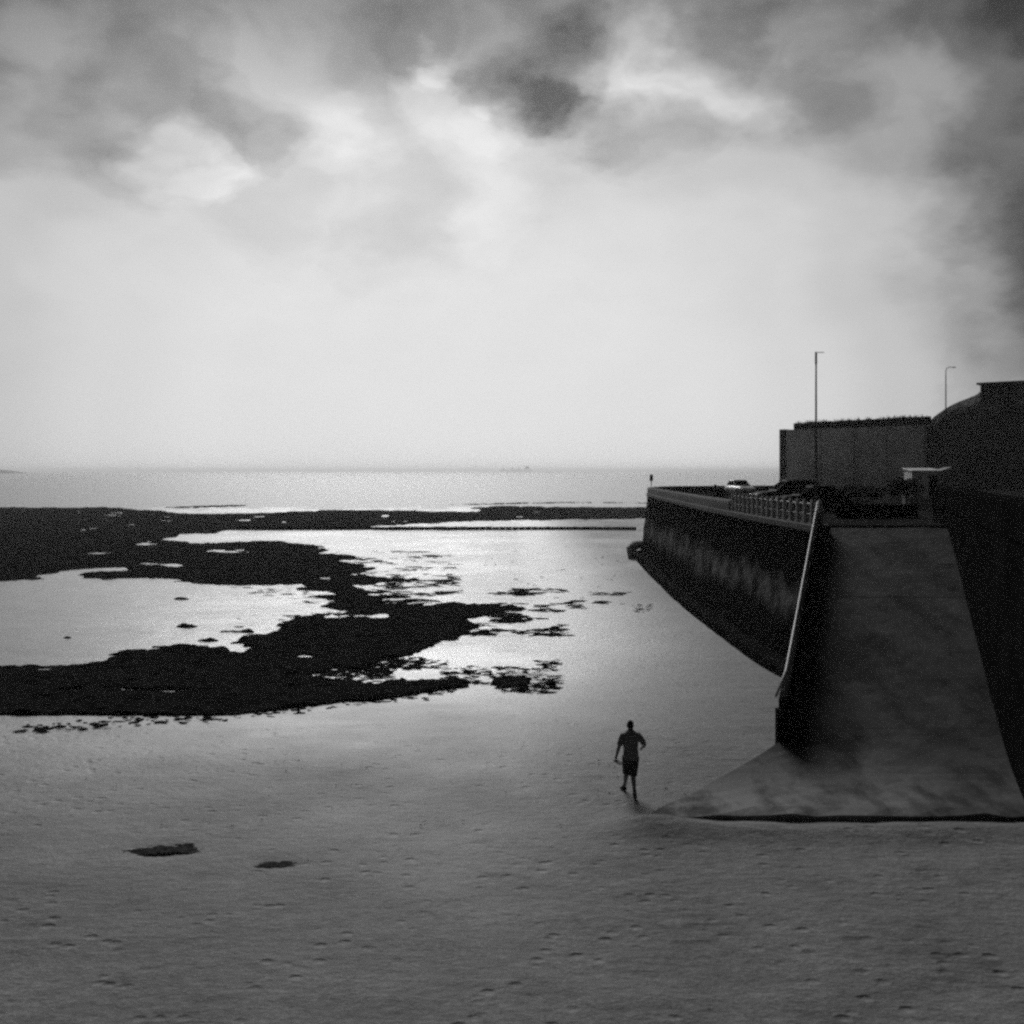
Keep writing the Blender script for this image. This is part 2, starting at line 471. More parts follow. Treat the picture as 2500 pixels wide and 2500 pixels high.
d0, d1 = 27.5, 272.0
rows = 520
ys = 8.9 * FPX / np.linspace(d1, d0, rows)
ts = np.linspace(-1, .60, 980)
X, Y = fan_grid(ys, ts)
mk = reef_mask(X, Y).astype(float)
keep0 = mk > 0
bl = mk.copy()
for _ in range(2):
    b2 = bl.copy()
    b2[1:] += bl[:-1]; b2[:-1] += bl[1:]; b2[:, 1:] += bl[:, :-1]; b2[:, :-1] += bl[:, 1:]
    bl = b2 / 5
hgt = .05 + .10 * fbm(X / 3, Y / 3, 3) + .22 * np.abs(fbm(X / .8, Y / .8, 4))
Z = zs(Y) - .12 + bl * (.16 + .85 * hgt)
fc = grid_faces(*X.shape)
kv = (bl > .12).reshape(-1)
fc = fc[kv[fc].any(1)]
used = np.unique(fc)
remap = -np.ones(X.size, int)
remap[used] = np.arange(len(used))
V = np.stack([X, Y, Z], 2).reshape(-1, 3)[used]
pymesh("seaweed_reef", V, remap[fc].tolist(), M['reef'], kind='stuff', label="black weed covered rock reef lying across the wet sand")

# loose weed and stones strewn on the sand
ico = bmesh.new()
bmesh.ops.create_icosphere(ico, subdivisions=1, radius=1)
IV = np.array([v.co[:] for v in ico.verts])
IFc = np.array([[v.index for v in f.verts] for f in ico.faces])
ico.free()
pts = []
def strew(n, u0, u1, v0, v1, s0, s1, thr=-9, lx=1.0):
    c = 0
    tries = 0
    while c < n and tries < n * 40:
        tries += 1
        u, v = random.uniform(u0, u1), random.uniform(v0, v1)
        x, y = ground(u, v)
        if thr > -9 and float(fbm(np.array([x / 2.2]), np.array([y / 2.2]), 3)[0]) < thr: continue
        pts.append((x, y, random.uniform(s0, s1), lx))
        c += 1
strew(420, 640, 1060, 1245, 1308, .04, .14, .02, 1.6)
strew(260, 600, 800, 1240, 1300, .05, .18, -.1, 1.6)
strew(520, 780, 1070, 1110, 1200, .05, .2, .0, 2.2)
strew(160, 880, 1180, 1118, 1170, .05, .16, .05, 2.4)
strew(40, 1060, 1230, 1140, 1156, .03, .09, .1, 1.6)
strew(300, 620, 860, 1040, 1122, .06, .22, .0, 2.4)
strew(160, 440, 680, 1108, 1200, .04, .14, .1, 2.2)
for u_, v_ in ((60, 1376), (120, 1373), (180, 1368), (240, 1363), (300, 1359), (360, 1357), (420, 1352), (480, 1345), (540, 1339), (600, 1333), (660, 1326), (720, 1319), (780, 1313), (840, 1302)):
    strew(20, u_ - 34, u_ + 34, v_ - 9, v_ + 9, .03, .13)
strew(70, 1222, 1720, 1556, 1576, .012, .05)
strew(60, 900, 1250, 1030, 1110, .04, .12, .1)
strew(60, 150, 1300, 1420, 1560, .01, .03, .1)
strew(30, 100, 1250, 1560, 1780, .006, .015, .15)
strew(25, 1100, 1300, 1440, 1530, .008, .02, .1)
vs, fs = [], []
for i, (x, y, s, lx) in enumerate(pts):
    q = IV * np.array([s * lx * random.uniform(.8, 2.2), s * random.uniform(.5, 1.1), s * random.uniform(.12, .3)]) * rng.uniform(.75, 1.25, (len(IV), 1))
    a = random.uniform(-.6, .6)
    q = q @ np.array([[math.cos(a), math.sin(a), 0], [-math.sin(a), math.cos(a), 0], [0, 0, 1]])
    vs.append(q + np.array([x, y, float(zs(y)) + .02]))
    fs.append(IFc + i * len(IV))
pymesh("seaweed_scatter", np.concatenate(vs), np.concatenate(fs).tolist(), M['weed'], kind='stuff', label="small bits of dark weed strewn over the sand")

def weed_patch(u, v, rx, ry, label):
    gx, gy = ground(u, v)
    bm = bmesh.new()
    for _ in range(170):
        sx = random.uniform(.025, .075)
        gx_, gy_ = max(-1, min(1, random.gauss(0, .40))), max(-1, min(1, random.gauss(0, .40)))
        c = (rx * gx_, ry * gy_ + .12 * rx * gx_, random.uniform(-.02, .0))
        mtx = Matrix.Translation(c) @ Matrix.Rotation(random.uniform(-.5, .5), 4, 'Z') @ Matrix.Diagonal((sx * 2.2, sx, random.uniform(.01, .03), 1))
        bmesh.ops.create_icosphere(bm, subdivisions=1, radius=1, matrix=mtx)
    o = obj("seaweed_clump", bm, M['dampweed'], label=label, cat="seaweed", group="clumps of weed on the near sand")
    o.location = (gx, gy, float(zs(gy)) - .03)
weed_patch(310, 1600, .8, .24, "long dark clump of seaweed on the near sand, the larger of the two")
weed_patch(520, 1629, .9, .15, "thin dark streak of seaweed on the near sand, right of the larger clump")

# ------------------------------------------------------------------ straight low wall across the far edge of the sand
t = empty("tidal_pool_wall", (0, 153, -1.6), label="low straight dark wall running across the far edge of the wet sand", cat="wall")
bm = bmesh.new()
xs = np.linspace(-42, 19, 62)
for a, b in zip(xs, xs[1:]):
    h = .72 + .08 * random.random()
    box(bm, a + .02, b - .02, -.35, .35, 0, h)
obj("wall_section", bm, M['black'], t)

# ------------------------------------------------------------------ promenade level and sea wall
PZ = 5.35
TOP = [(12.85, 42.2), (12.65, 47), (12.5, 55), (12.5, 64), (12.8, 75), (13.3, 90), (14.0, 104), (16.5, 110), (24, 114), (36, 117), (41, 150), (60, 152)]
def resample(p, step):
    p = [Vector((*q, 0)) for q in p]
    o = []
    for a, b in zip(p, p[1:]):
        n = max(1, int((b - a).length / step))
        o += [a.lerp(b, i / n) for i in range(n)]
    return o + [p[-1]]
def smooth_line(p, it=3):
    for _ in range(it):
        p = [p[0]] + [(p[i - 1] + p[i] * 2 + p[i + 1]) / 4 for i in range(1, len(p) - 1)] + [p[-1]]
    return p
LINE = smooth_line(resample(TOP, .45), 6)
def nrm(i, L):
    d = (L[min(i + 1, len(L) - 1)] - L[max(i - 1, 0)]).normalized()
    return Vector((-d.y, d.x, 0))
def loft(profile, L, name, m, parent, disp=0.0, **kw):
    """profile: (offset to seaward, z) list swept along L"""
    vs, fs, n = [], [], len(profile)
    for i, p in enumerate(L):
        q = nrm(i, L)
        for k, (o_, z) in enumerate(profile):
            w = p + q * o_
            dsp = 0
            if disp and 0 < k < n - 1:
                dsp = disp * (mnoise.fractal(Vector((w.x, w.y * .6, z)) * .8, .8, 2, 4))
            w = w + q * dsp
            vs.append((w.x, w.y, z))
    for i in range(len(L) - 1):
        for k in range(n - 1):
            a = i * n + k
            fs.append((a, a + 1, a + n + 1, a + n))
    fs.append(tuple(range(n))[::-1])
    fs.append(tuple((len(L) - 1) * n + k for k in range(n)))
    return pymesh(name, vs, fs, m, parent, **kw)
wall = empty("sea_wall", (0, 0, 0), label="high dark battered sea wall holding up the promenade above the sand", cat="sea wall")
prof = [(-.6, PZ - .25)] + [(.95 * (1 - k / 26) ** 1.15, -2.4 + (PZ - .25 + 2.4) * k / 26) for k in range(26, -1, -1)] + [(-.6, -2.4)]
loft(prof, LINE, "wall_face", M['seawall'], wall, .07)
loft([(-.6, PZ - .25), (.08, PZ - .25), (.10, PZ - .2), (.10, PZ + .02), (.06, PZ + .06), (-.6, PZ + .06)], LINE, "coping", M['concrete'], wall)
toe = [(.5, -.55), (1.15, -.62), (1.35, -.75), (1.5, -2.4), (.5, -2.4)]
loft(toe, [p for p in LINE if p.y < 108 and p.x < 20], "toe_apron", M['seawall'], wall, .06)

# promenade deck and land
bm = bmesh.new()
edge = [(p.x + .55, p.y) for p in LINE if p.y > 43.2]
ring = [(edge[0][0], 43.2)] + edge + [(60.2, 160), (400, 160), (400, 43.2)]
hexa(bm, [(x, y, -3) for x, y in ring], [(x, y, PZ) for x, y in ring])
obj("promenade", bm, M['asphalt'], kind='structure', label="asphalt promenade on top of the sea wall")

# solid parapet on the far part, posts and rails on the near part
par = [p for p in LINE if 57.6 < p.y < 116.5 and p.x < 36]
q0 = [(-.45, PZ + .05), (.0, PZ + .05), (.0, PZ + .5), (-.03, PZ + .62), (-.12, PZ + .68), (-.33, PZ + .68), (-.42, PZ + .62), (-.45, PZ + .5)]
pr = empty("parapet", (0, 0, 0), label="solid round topped concrete parapet on the far end of the sea wall", cat="parapet")
loft(q0, par, "parapet_wall", M['concrete'], pr)
rl = empty("promenade_railing", (0, 0, 0), label="pale concrete post railing along the near end of the sea wall", cat="railing")
dist, postl = 0, []
near = [p for p in LINE if 42.2 <= p.y <= 57.4 and p.x < 20]
acc, last = 0, near[0]
post_me = None
for i, p in enumerate(near):
    acc += (p - last).length
    last = p
    if i == 0 or acc >= .72:
        acc = 0
        q = nrm(LINE.index(p), LINE)
        if post_me is None:
            bm = bmesh.new()
            hexa(bm, [(-.09, -.09, 0), (.09, -.09, 0), (.09, .09, 0), (-.09, .09, 0)], [(-.08, -.08, 1.0), (.08, -.08, 1.0), (.08, .08, 1.0), (-.08, .08, 1.0)])
            hexa(bm, [(-.08, -.08, 1.0), (.08, -.08, 1.0), (.08, .08, 1.0), (-.08, .08, 1.0)], [(-.04, -.04, 1.06), (.04, -.04, 1.06), (.04, .04, 1.06), (-.04, .04, 1.06)])
            o = obj("post", bm, M['pale'], rl)
            post_me = o.data
        else:
            o = link("post", post_me, M['pale'], rl)
        o.location = (p.x - q.x * .16, p.y - q.y * .16, PZ + .06)
        o.rotation_euler = (0, 0, math.atan2(q.y, q.x))
for z in (.42, .86):
    bm = bmesh.new()
    tube(bm, [(p.x - nrm(LINE.index(p), LINE).x * .16, p.y, PZ + .06 + z) for p in near[::2]], .035, 8)
    obj("rail", bm, M['steel'], rl, True)

# outfall at the far foot of the wall
o_ = empty("outfall", (13.25, 103, -1.45), label="pale rounded outfall stone at the far foot of the sea wall", cat="outfall")
bm = bmesh.new()
tube(bm, [(-.9, -1.2, .1), (-1.0, -.4, 1.15), (-.5, .2, 1.5), (.4, .8, 1.55)], [(.5, .35), (.55, .4), (.6, .4), (.6, .4)], 10)
obj("outfall_hood", bm, M['pale'], o_, True)
bm = bmesh.new()
for i in range(9):
    bmesh.ops.create_icosphere(bm, subdivisions=2, radius=1, matrix=Matrix.Translation((random.uniform(-1.1, -.3), random.uniform(-2.4, -.6), random.uniform(.1, .5))) @ Matrix.Diagonal((random.uniform(.2, .4), random.uniform(.3, .7), random.uniform(.2, .45), 1)))
obj("weed_beard", bm, M['weed'], o_, True)

# ------------------------------------------------------------------ slipway
def rampz(y):                    # flattens out softly towards the sand
    t = y - 24.4
    return .12 + (PZ - .15) / 19.0 * (math.sqrt(t * t + 5.0) + t) / 2
def left_edge(y):
    if y < 26.2: return 2.9 + (7.2 - 2.9) * (y - 21.75) / (26.2 - 21.75)
    return 7.2 + (13.35 - 7.2) * (y - 26.2) / (43.2 - 26.2)
def right_edge(y): return 11.35 + (18.65 - 11.2) * (y - 21.75) / (43.2 - 21.75)
slip = empty("slipway", (0, 0, 0), kind='structure', label="concrete slipway running from the sand up to the promenade")
cuts = [21.75, 24.2, 26.6, 29.4, 32.4, 35.6, 38.8, 41.2, 43.2]
for a, b in zip(cuts, cuts[1:]):
    n, nc = 6, 16
    jit = random.uniform(-.006, .006)
    y0, y1 = a + .006, b - .006
    vs, fs = [], []
    for k in range(n + 1):
        for c_ in range(nc + 1):
            y = y0 + (y1 - y0) * k / n
            if a < 22 and k == 0: y += .16 * mnoise.fractal(Vector((c_ * .7, 3.3, 0)), .8, 2, 3) + .05 * random.uniform(-1, 1)
            x = left_edge(y) + (right_edge(y) - left_edge(y)) * c_ / nc
            z = rampz(y) + jit + .03 * mnoise.fractal(Vector((x, y, 0)) * .6, .8, 2, 4)
            if a < 22 and k == 0: z -= random.uniform(.01, .06)
            vs.append((x, y, z))
    nt = len(vs)
    w_ = nc + 1
    for k in range(n):
        for c_ in range(nc):
            q = k * w_ + c_
            fs.append((q, q + 1, q + w_ + 1, q + w_))
    rim = list(range(w_)) + [k * w_ + nc for k in range(1, n + 1)] + [n * w_ + c_ for c_ in range(nc - 1, -1, -1)] + [k * w_ for k in range(n - 1, 0, -1)]
    lowv = []
    for q in rim:
        lowv.append(len(vs)); vs.append((vs[q][0], vs[q][1], -2.5))
    for i_ in range(len(rim)):
        j_ = (i_ + 1) % len(rim)
        fs.append((rim[i_], lowv[i_], lowv[j_], rim[j_]))
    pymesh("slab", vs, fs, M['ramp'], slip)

# kerb wall with handrail along the seaward edge of the slipway
kw = empty("slipway_wall", (0, 0, 0), label="low dark wall with white handrail along the seaward edge of the slipway", cat="wall")
ky = np.linspace(26.25, 43.0, 14)
bm = bmesh.new()
for a, b in zip(ky, ky[1:]):
    f = lambda y, o_: (left_edge(y) + o_, y)
    hexa(bm, [(*f(a, -.22), -2), (*f(a, 0.0), -2), (*f(b, 0.0), -2), (*f(b, -.22), -2)],
         [(*f(a, -.22), rampz(a) + .95), (*f(a, 0.0), rampz(a) + .95), (*f(b, 0.0), rampz(b) + .95), (*f(b, -.22), rampz(b) + .95)])
bmesh.ops.remove_doubles(bm, verts=bm.verts, dist=.001)
obj("wall_body", bm, M['darkconc'], kw)
bm = bmesh.new()
box(bm, left_edge(26.2) - .3, left_edge(26.2) + .1, 25.85, 26.24, -1, rampz(26) + .78)
obj("end_pillar", bm, M['black'], kw, bevel=.02)
hr = [(left_edge(y) - .14, y, rampz(y) + 1.13) for y in np.linspace(26.0, 43.0, 12)]
bm = bmesh.new()
tube(bm, hr, .034, 8)
h_ = obj("handrail", bm, M['rail'], kw, True)
br = None
for y in np.linspace(26.4, 42.6, 12):
    if br is None:
        bm = bmesh.new()
        tube(bm, [(0, 0, -.22), (0, 0, 0)], .022, 6)
        o = obj("bracket", bm, M['steel'], h_)
        br = o.data
    else: o = link("bracket", br, M['steel'], h_)
    o.location = (left_edge(y) - .14, y, rampz(y) + 1.13)

# guessed dark wall added to blacken the right side, with a terrace behind it
rw = empty("added_retaining_wall", (0, 0, 0), label="added high dark retaining wall landward of the slipway, blackening the right edge", cat="wall")
RWL = [(11.0, 21.2), (18.6, 43.2), (19.2, 46.2)]
bm = bmesh.new()
for (x0, y0), (x1, y1) in zip(RWL, RWL[1:]):
    hexa(bm, [(x0, y0, -2.5), (x0 + .7, y0, -2.5), (x1 + .7, y1, -2.5), (x1, y1, -2.5)], [(x0 + .25, y0, 6.0), (x0 + .7, y0, 6.0), (x1 + .7, y1, 6.0), (x1 + .25, y1, 6.0)])
obj("wall_body", bm, M['black'], rw)
bm = bmesh.new()
for (x0, y0), (x1, y1) in zip(RWL, RWL[1:]):
    hexa(bm, [(x0 + .18, y0, 6.0), (x0 + .75, y0, 6.0), (x1 + .75, y1, 6.0), (x1 + .18, y1, 6.0)], [(x0 + .18, y0, 6.9), (x0 + .62, y0, 7.0), (x1 + .62, y1, 7.0), (x1 + .18, y1, 6.9)])
obj("parapet", bm, M['black'], rw)
bm = bmesh.new()
ring = [(x + .76, y) for x, y in RWL] + [(140, 46.2), (140, 21.2)]
hexa(bm, [(x, y, -3) for x, y in ring], [(x, y, 6.1) for x, y in ring])
obj("terrace", bm, M['asphalt'], kind='structure', label="raised terrace behind the added retaining wall")
bm = bmesh.new()  # unseen block below the camera, added to keep sky light off the near sand
hexa(bm, [(-160, -60, -3), (160, -60, -3), (160, 1.1, -3), (-160, 1.1, -3)], [(-160, -60, 6.1), (160, -60, 6.1), (160, .9, 6.1), (-160, .9, 6.1)])
obj("unseen_shade_terrace", bm, M['asphalt'], kind='structure', label="unseen terrace added under the viewpoint to shade the near sand")

# ------------------------------------------------------------------ walls and bushes at the head of the slipway
def wall_thing(name, p0, p1, w, z0, h0, h1, m, label):
    t = empty(name, (*p0, z0), math.atan2(p1[1] - p0[1], p1[0] - p0[0]), label=label, cat="wall")
    L = math.dist(p0, p1)
    bm = bmesh.new()
    hexa(bm, [(0, 0, 0), (L, 0, 0), (L, w, 0), (0, w, 0)], [(0, 0, h0), (L, 0, h1), (L, w, h1), (0, w, h0)])
    obj("wall_body", bm, m, t, bevel=.02)
    bm = bmesh.new()
    hexa(bm, [(-.04, -.05, h0 + .002), (L + .04, -.05, h1 + .002), (L + .04, w + .05, h1 + .002), (-.04, w + .05, h0 + .002)],
         [(-.04, -.05, h0 + .09), (L + .04, -.05, h1 + .09), (L + .04, w + .05, h1 + .09), (-.04, w + .05, h0 + .09)])
    obj("coping", bm, m, t)
wall_thing("low_wall", (16.2, 49.5), (20.4, 50.2), .35, PZ, .55, .6, M['black'], "low dark wall at the head of the slipway")
wall_thing("low_wall", (23.6, 60), (26.9, 60.0), .5, PZ, .78, .28, M['pale'], "pale low wall sloping down to the right below the kiosk")

def bush(name, loc, r, n, label, cat="bush", group=None, seed=1):
    rs = random.Random(seed)
    t = empty(name, loc, label=label, cat=cat, group=group)
    vs, fs = [], []
    cl = [(rs.uniform(-.6, .6) * r[0], rs.uniform(-.5, .5) * r[1], rs.uniform(.35, .8) * r[2], rs.uniform(.35, .6)) for _ in range(9)] + [(0, 0, .4 * r[2], .75)]
    for _ in range(n):
        cx, cy, cz, s = rs.choice(cl)
        while True:
            d = Vector((rs.uniform(-1, 1), rs.uniform(-1, 1), rs.uniform(-1, 1)))
            if .3 < d.length < 1: break
        c = Vector((cx + d.x * s * r[0] * .7, cy + d.y * s * r[1] * .8, max(.05, cz + d.z * s * r[2] * .55)))
        a = Vector((rs.uniform(-1, 1), rs.uniform(-1, 1), rs.uniform(-.4, .8))).normalized()
        b = a.orthogonal().normalized()
        l = rs.uniform(.07, .16)
        k = len(vs)
        vs += [c - a * l, c + b * l * .45, c + a * l, c - b * l * .45]
        fs.append((k, k + 1, k + 2, k + 3))
    pymesh("foliage", vs, fs, M['leaf'], t)
    bm = bmesh.new()
    for _ in range(6):
        tube(bm, [(rs.uniform(-.2, .2), rs.uniform(-.2, .2), 0), (rs.uniform(-.5, .5) * r[0], rs.uniform(-.5, .5) * r[1], r[2] * .6)], [.035, .015], 5)
    obj("stem", bm, M['steel'], t)
    return t
bush("bush", (24.8, 72, PZ), (2.6, 1.5, 1.45), 3000, "dark rounded bush below the left joints of the cliff wall", seed=2, group="bushes below the cliff")
bush("bush", (29.0, 74, PZ), (2.3, 1.3, 1.8), 2800, "dark bush just left of the kiosk", seed=3, group="bushes below the cliff")
bush("bush", (15.2, 73.5, PZ), (.55, .5, 1.25), 700, "small dark bush behind the parapet left of the white car", seed=4)

# ------------------------------------------------------------------ parked cars (noses towards the sea)
def make_car(name, loc, rz, Lc, Wc, Hc, paint, hood, suv, label):
    t = empty(name, loc, rz, label=label, cat="car", group="cars parked on the promenade")
    h = Wc / 2
    belt = hood + .06
    st = [(-.5, .55, .84), (-.485, hood - .12, .93), (-.44, belt - .02, .97), (-.25, belt, 1), (.08, belt, 1), (.24, hood + .02, .99), (.40, hood - .08, .95), (.47, hood - .2, .88), (.5, .52, .80)]
    vs, fs = [], []
    for (fx, zt, w) in st:
        x, y = fx * Lc, h * w
        vs += [(x, -y * .9, .24), (x, -y, .42), (x, -y, zt - .16), (x, -y * .92, zt - .02), (x, -y * .55, zt + .015), (x, y * .55, zt + .015), (x, y * .92, zt - .02), (x, y, zt - .16), (x, y, .42), (x, y * .9, .24)]
    n = 10
    for i in range(len(st) - 1):
        for k in range(n):
            a, b = i * n + k, i * n + (k + 1) % n
            fs.append((a, b, b + n, a + n))
    fs += [tuple(range(n))[::-1], tuple((len(st) - 1) * n + k for k in range(n))]
    body = pymesh("body", vs, fs, paint, t, True)
    xr0, xr1 = (-.46, -.40) if suv else (-.42, -.28)
    xf0, xf1 = (.22, .04) if suv else (.20, .0)
    B = [(xr0 * Lc, h * .9), (xf0 * Lc, h * .9)]
    T = [(xr1 * Lc, h * .72), (xf1 * Lc, h * .72)]
    zb, zt = belt - .05, Hc - .05
    bm = bmesh.new()
    hexa(bm, [(B[0][0], -B[0][1], zb), (B[1][0], -B[1][1], zb), (B[1][0], B[1][1], zb), (B[0][0], B[0][1], zb)],
         [(T[0][0], -T[0][1], zt), (T[1][0], -T[1][1], zt), (T[1][0], T[1][1], zt), (T[0][0], T[0][1], zt)])
    obj("cabin", bm, paint, t, bevel=.05)
    bm = bmesh.new()
    hexa(bm, [(T[0][0] - .03, -T[0][1] - .01, zt + .002), (T[1][0] + .03, -T[1][1] - .01, zt + .002), (T[1][0] + .03, T[1][1] + .01, zt + .002), (T[0][0] - .03, T[0][1] + .01, zt + .002)],
         [(T[0][0] + .1, -T[0][1] + .1, Hc), (T[1][0] - .1, -T[1][1] + .1, Hc), (T[1][0] - .1, T[1][1] - .1, Hc), (T[0][0] + .1, T[0][1] - .1, Hc)])
    obj("roof", bm, paint, t, bevel=.015)
    def lerp(a, b, s): return a + (b - a) * s
    def pane(nm, quad, nv):
        bm = bmesh.new()
        nv = Vector(nv)
        q = [Vector(p) for p in quad]
        hexa(bm, [p - nv * .02 for p in q], [p + nv * .008 for p in q])
        obj(nm, bm, M['glass'], t)
    for s in (-1, 1):
        def pt(f, v):
            xb, xt = lerp(B[0][0], B[1][0], f), lerp(T[0][0], T[1][0], f)
            return (lerp(xb, xt, v), s * lerp(B[0][1], T[0][1], v), lerp(zb, zt, v))
        nv = (0, s, .35)
        for f0, f1 in ((.06, .46), (.50, .93)):
            pane("side_window", [pt(f0, .16), pt(f1, .16), pt(f1, .9), pt(f0, .9)], nv)
    for nm, k, sg in (("windscreen", 1, 1), ("rear_window", 0, -1)):
        def pt(f, v): return (lerp(B[k][0], T[k][0], v), lerp(-1, 1, f) * lerp(B[k][1], T[k][1], v), lerp(zb, zt, v))
        pane(nm, [pt(.07, .16), pt(.93, .16), pt(.93, .92), pt(.07, .92)], (sg * .7, 0, .6))
    for fx in (-.30, .31):
        for s in (-1, 1):
            bm = bmesh.new()
            tube(bm, [(fx * Lc, s * (h - .2), .32), (fx * Lc, s * (h - .17), .32), (fx * Lc, s * (h - .0), .32), (fx * Lc, s * (h + .015), .32)], [.29, .32, .32, .29], 20)
            w = obj("wheel", bm, M['tyre'], t, False)
            bm = bmesh.new()
            tube(bm, [(fx * Lc, s * (h + .012), .32), (fx * Lc, s * (h + .025), .32)], [.21, .17], 14)
            obj("rim", bm, M['steel'], w)
    for s in (-1, 1):
        bm = bmesh.new(); ball(bm, (.475 * Lc, s * h * .66, hood - .24), (.08, .17, .08))
        obj("headlight", bm, M['lampglass'], t, True)
        bm = bmesh.new(); ball(bm, (-.488 * Lc, s * h * .72, hood - .2), (.05, .12, .09))
        obj("tail_light", bm, M['tyre'], t, True)
    bm = bmesh.new()
    hexa(bm, [(.47 * Lc, -h * .8, .28), (.508 * Lc, -h * .7, .28), (.508 * Lc, h * .7, .28), (.47 * Lc, h * .8, .28)], [(.47 * Lc, -h * .8, .5), (.508 * Lc, -h * .7, .5), (.508 * Lc, h * .7, .5), (.47 * Lc, h * .8, .5)])
    obj("bumper", bm, M['tyre'], t, bevel=.02)
    return t
make_car("parked_car", (21.9, 96, PZ), R(-82), 4.3, 1.78, 1.5, M['carpale'], .88, False, "white car parked furthest along the promenade behind the parapet")
make_car("parked_car", (18.4, 67, PZ), R(184), 4.7, 1.9, 1.76, M['cargrey'], 1.0, True, "tall dark car parked between the white car and the nearest dark car")
make_car("parked_car", (17.4, 58.5, PZ), R(180), 4.5, 1.8, 1.5, M['cardark'], .9, False, "low black car parked nearest, just behind the post railing")

# ------------------------------------------------------------------ cliff: panelled retaining wall, then the dark bluff
A_, B_ = Vector((41.2, 150, 0)), Vector((55.5, 134, 0))
dvec = (B_ - A_)
Lw = dvec.length
cw = empty("cliff_wall", (A_.x, A_.y, PZ), math.atan2(dvec.y, dvec.x), label="stained panelled wall facing the cliff behind the parked cars", cat="wall")
js = [0, .28, .52, .75, 1.0]
for k, (a, b) in enumerate(zip(js, js[1:])):
    nx, nz = 14, 16
    vs, fs = [], []
    x0, x1 = a * Lw + .1, b * Lw - .1
    for i in range(nx + 1):
        for j in range(nz + 1):
            x, z = x0 + (x1 - x0) * i / nx, 8.5 * j / nz
            e = 0 if 0 < i < nx and 0 < j < nz else .0
            vs.append((x, -.35 - .1 * (k % 2) + .12 * mnoise.fractal(Vector((x, z, k * 5)) * .45, .8, 2, 4), z))
    for i in range(nx):
        for j in range(nz):
            q = i * (nz + 1) + j
            fs.append((q, q + nz + 1, q + nz + 2, q + 1))
    nv = len(vs)
    vs += [(x, .5, z) for x in (x0, x1) for z in (0, 8.5)]
    fs += [tuple([j for j in range(nz, -1, -1)] + [nv, nv + 1]), tuple([nx * (nz + 1) + j for j in range(nz + 1)] + [nv + 3, nv + 2]),
           tuple([i * (nz + 1) + nz for i in range(nx, -1, -1)] + [nv + 1, nv + 3])]
    pymesh("panel", vs, fs, M['chalk'], cw)
bm = bmesh.new()
box(bm, -.9, -.003, -.6, 9, 0, 8.6)
obj("end_buttress", bm, M['darkconc'], cw, bevel=.06)
bm = bmesh.new()
box(bm, 0, Lw, .5, 9, 0, 8.5)
obj("wall_core", bm, M['black'], cw)
bm = bmesh.new()
n = 40
pv = []
for i in range(n + 1):
    x = 1.5 + (Lw + .5 - 1.5) * i / n
    pv.append((x, 9.4 + .25 * i / n + .08 * mnoise.noise(Vector((x * 1.3, 0, 0)))))
for (x0, z0), (x1, z1) in zip(pv, pv[1:]):
    hexa(bm, [(x0, -.5, 8.503), (x1, -.5, 8.503), (x1, .4, 8.503), (x0, .4, 8.503)], [(x0, -.5, z0), (x1, -.5, z1), (x1, .4, z1), (x0, .4, z0)])
bmesh.ops.remove_doubles(bm, verts=bm.verts, dist=.001)
obj("parapet", bm, M['black'], cw)

# bluff: swept cliff section on the right
CL = [(55.3, 134.2, 9.6), (57.4, 132.0, 11.6), (60.2, 128.0, 13.5), (63.0, 122.0, 13.6), (68, 112, 13.0), (76, 100, 12.8), (90, 85, 12.8), (120, 60, 12.8)]
pts3 = [Vector(p) for p in CL]
pl = []
for a, b in zip(pts3, pts3[1:]):
    k = max(2, int((b - a).length / .9))
    pl += [a.lerp(b, i / k) for i in range(k)]
pl.append(pts3[-1])
vs, fs = [], []
nz = 22
for i, p in enumerate(pl):
    d = (pl[min(i + 1, len(pl) - 1)] - pl[max(i - 1, 0)])
    d = Vector((d.x, d.y, 0)).normalized()
    q = Vector((-d.y, d.x, 0))                      # inland
    for j in range(nz + 1):
        f = j / nz
        w = Vector((p.x, p.y, 0)) + q * (f * 1.2 + max(0, f - .78) ** 1.4 * 14)
        z = PZ + f * p.z
        k = .5 * mnoise.fractal(Vector((w.x, w.y, z)) * .35, .9, 2, 5)
        vs.append((w.x + q.x * k, w.y + q.y * k, z + (.25 * mnoise.noise(w * .8) if f > .8 else 0)))
    w = Vector((p.x, p.y, 0)) + q * 60
    vs.append((w.x, w.y, PZ + p.z + 1.0))
n = nz + 2
for i in range(len(pl) - 1):
    for j in range(n - 1):
        a = i * n + j
        fs.append((a, a + n, a + n + 1, a + 1))
pymesh("cliff", vs, fs, M['cliff'], kind='structure', label="dark rounded cliff rising at the right edge")
bm = bmesh.new()
hexa(bm, [(44, 152, PZ), (160, 152, PZ), (160, 260, PZ), (90, 260, PZ)], [(44, 152, 13.7), (160, 152, 13.7), (160, 260, 13.7), (90, 260, 13.7)])
hexa(bm, [(48, 146, PZ), (56, 137, PZ), (160, 150, PZ), (160, 151.9, PZ), (48, 151.9, PZ)], [(48, 146, 13.8), (56, 137, 13.8), (160, 150, 13.8), (160, 151.9, 13.8), (48, 151.9, 13.8)])
obj("cliff_top", bm, M['grass'], kind='structure', label="level ground on top of the cliff")
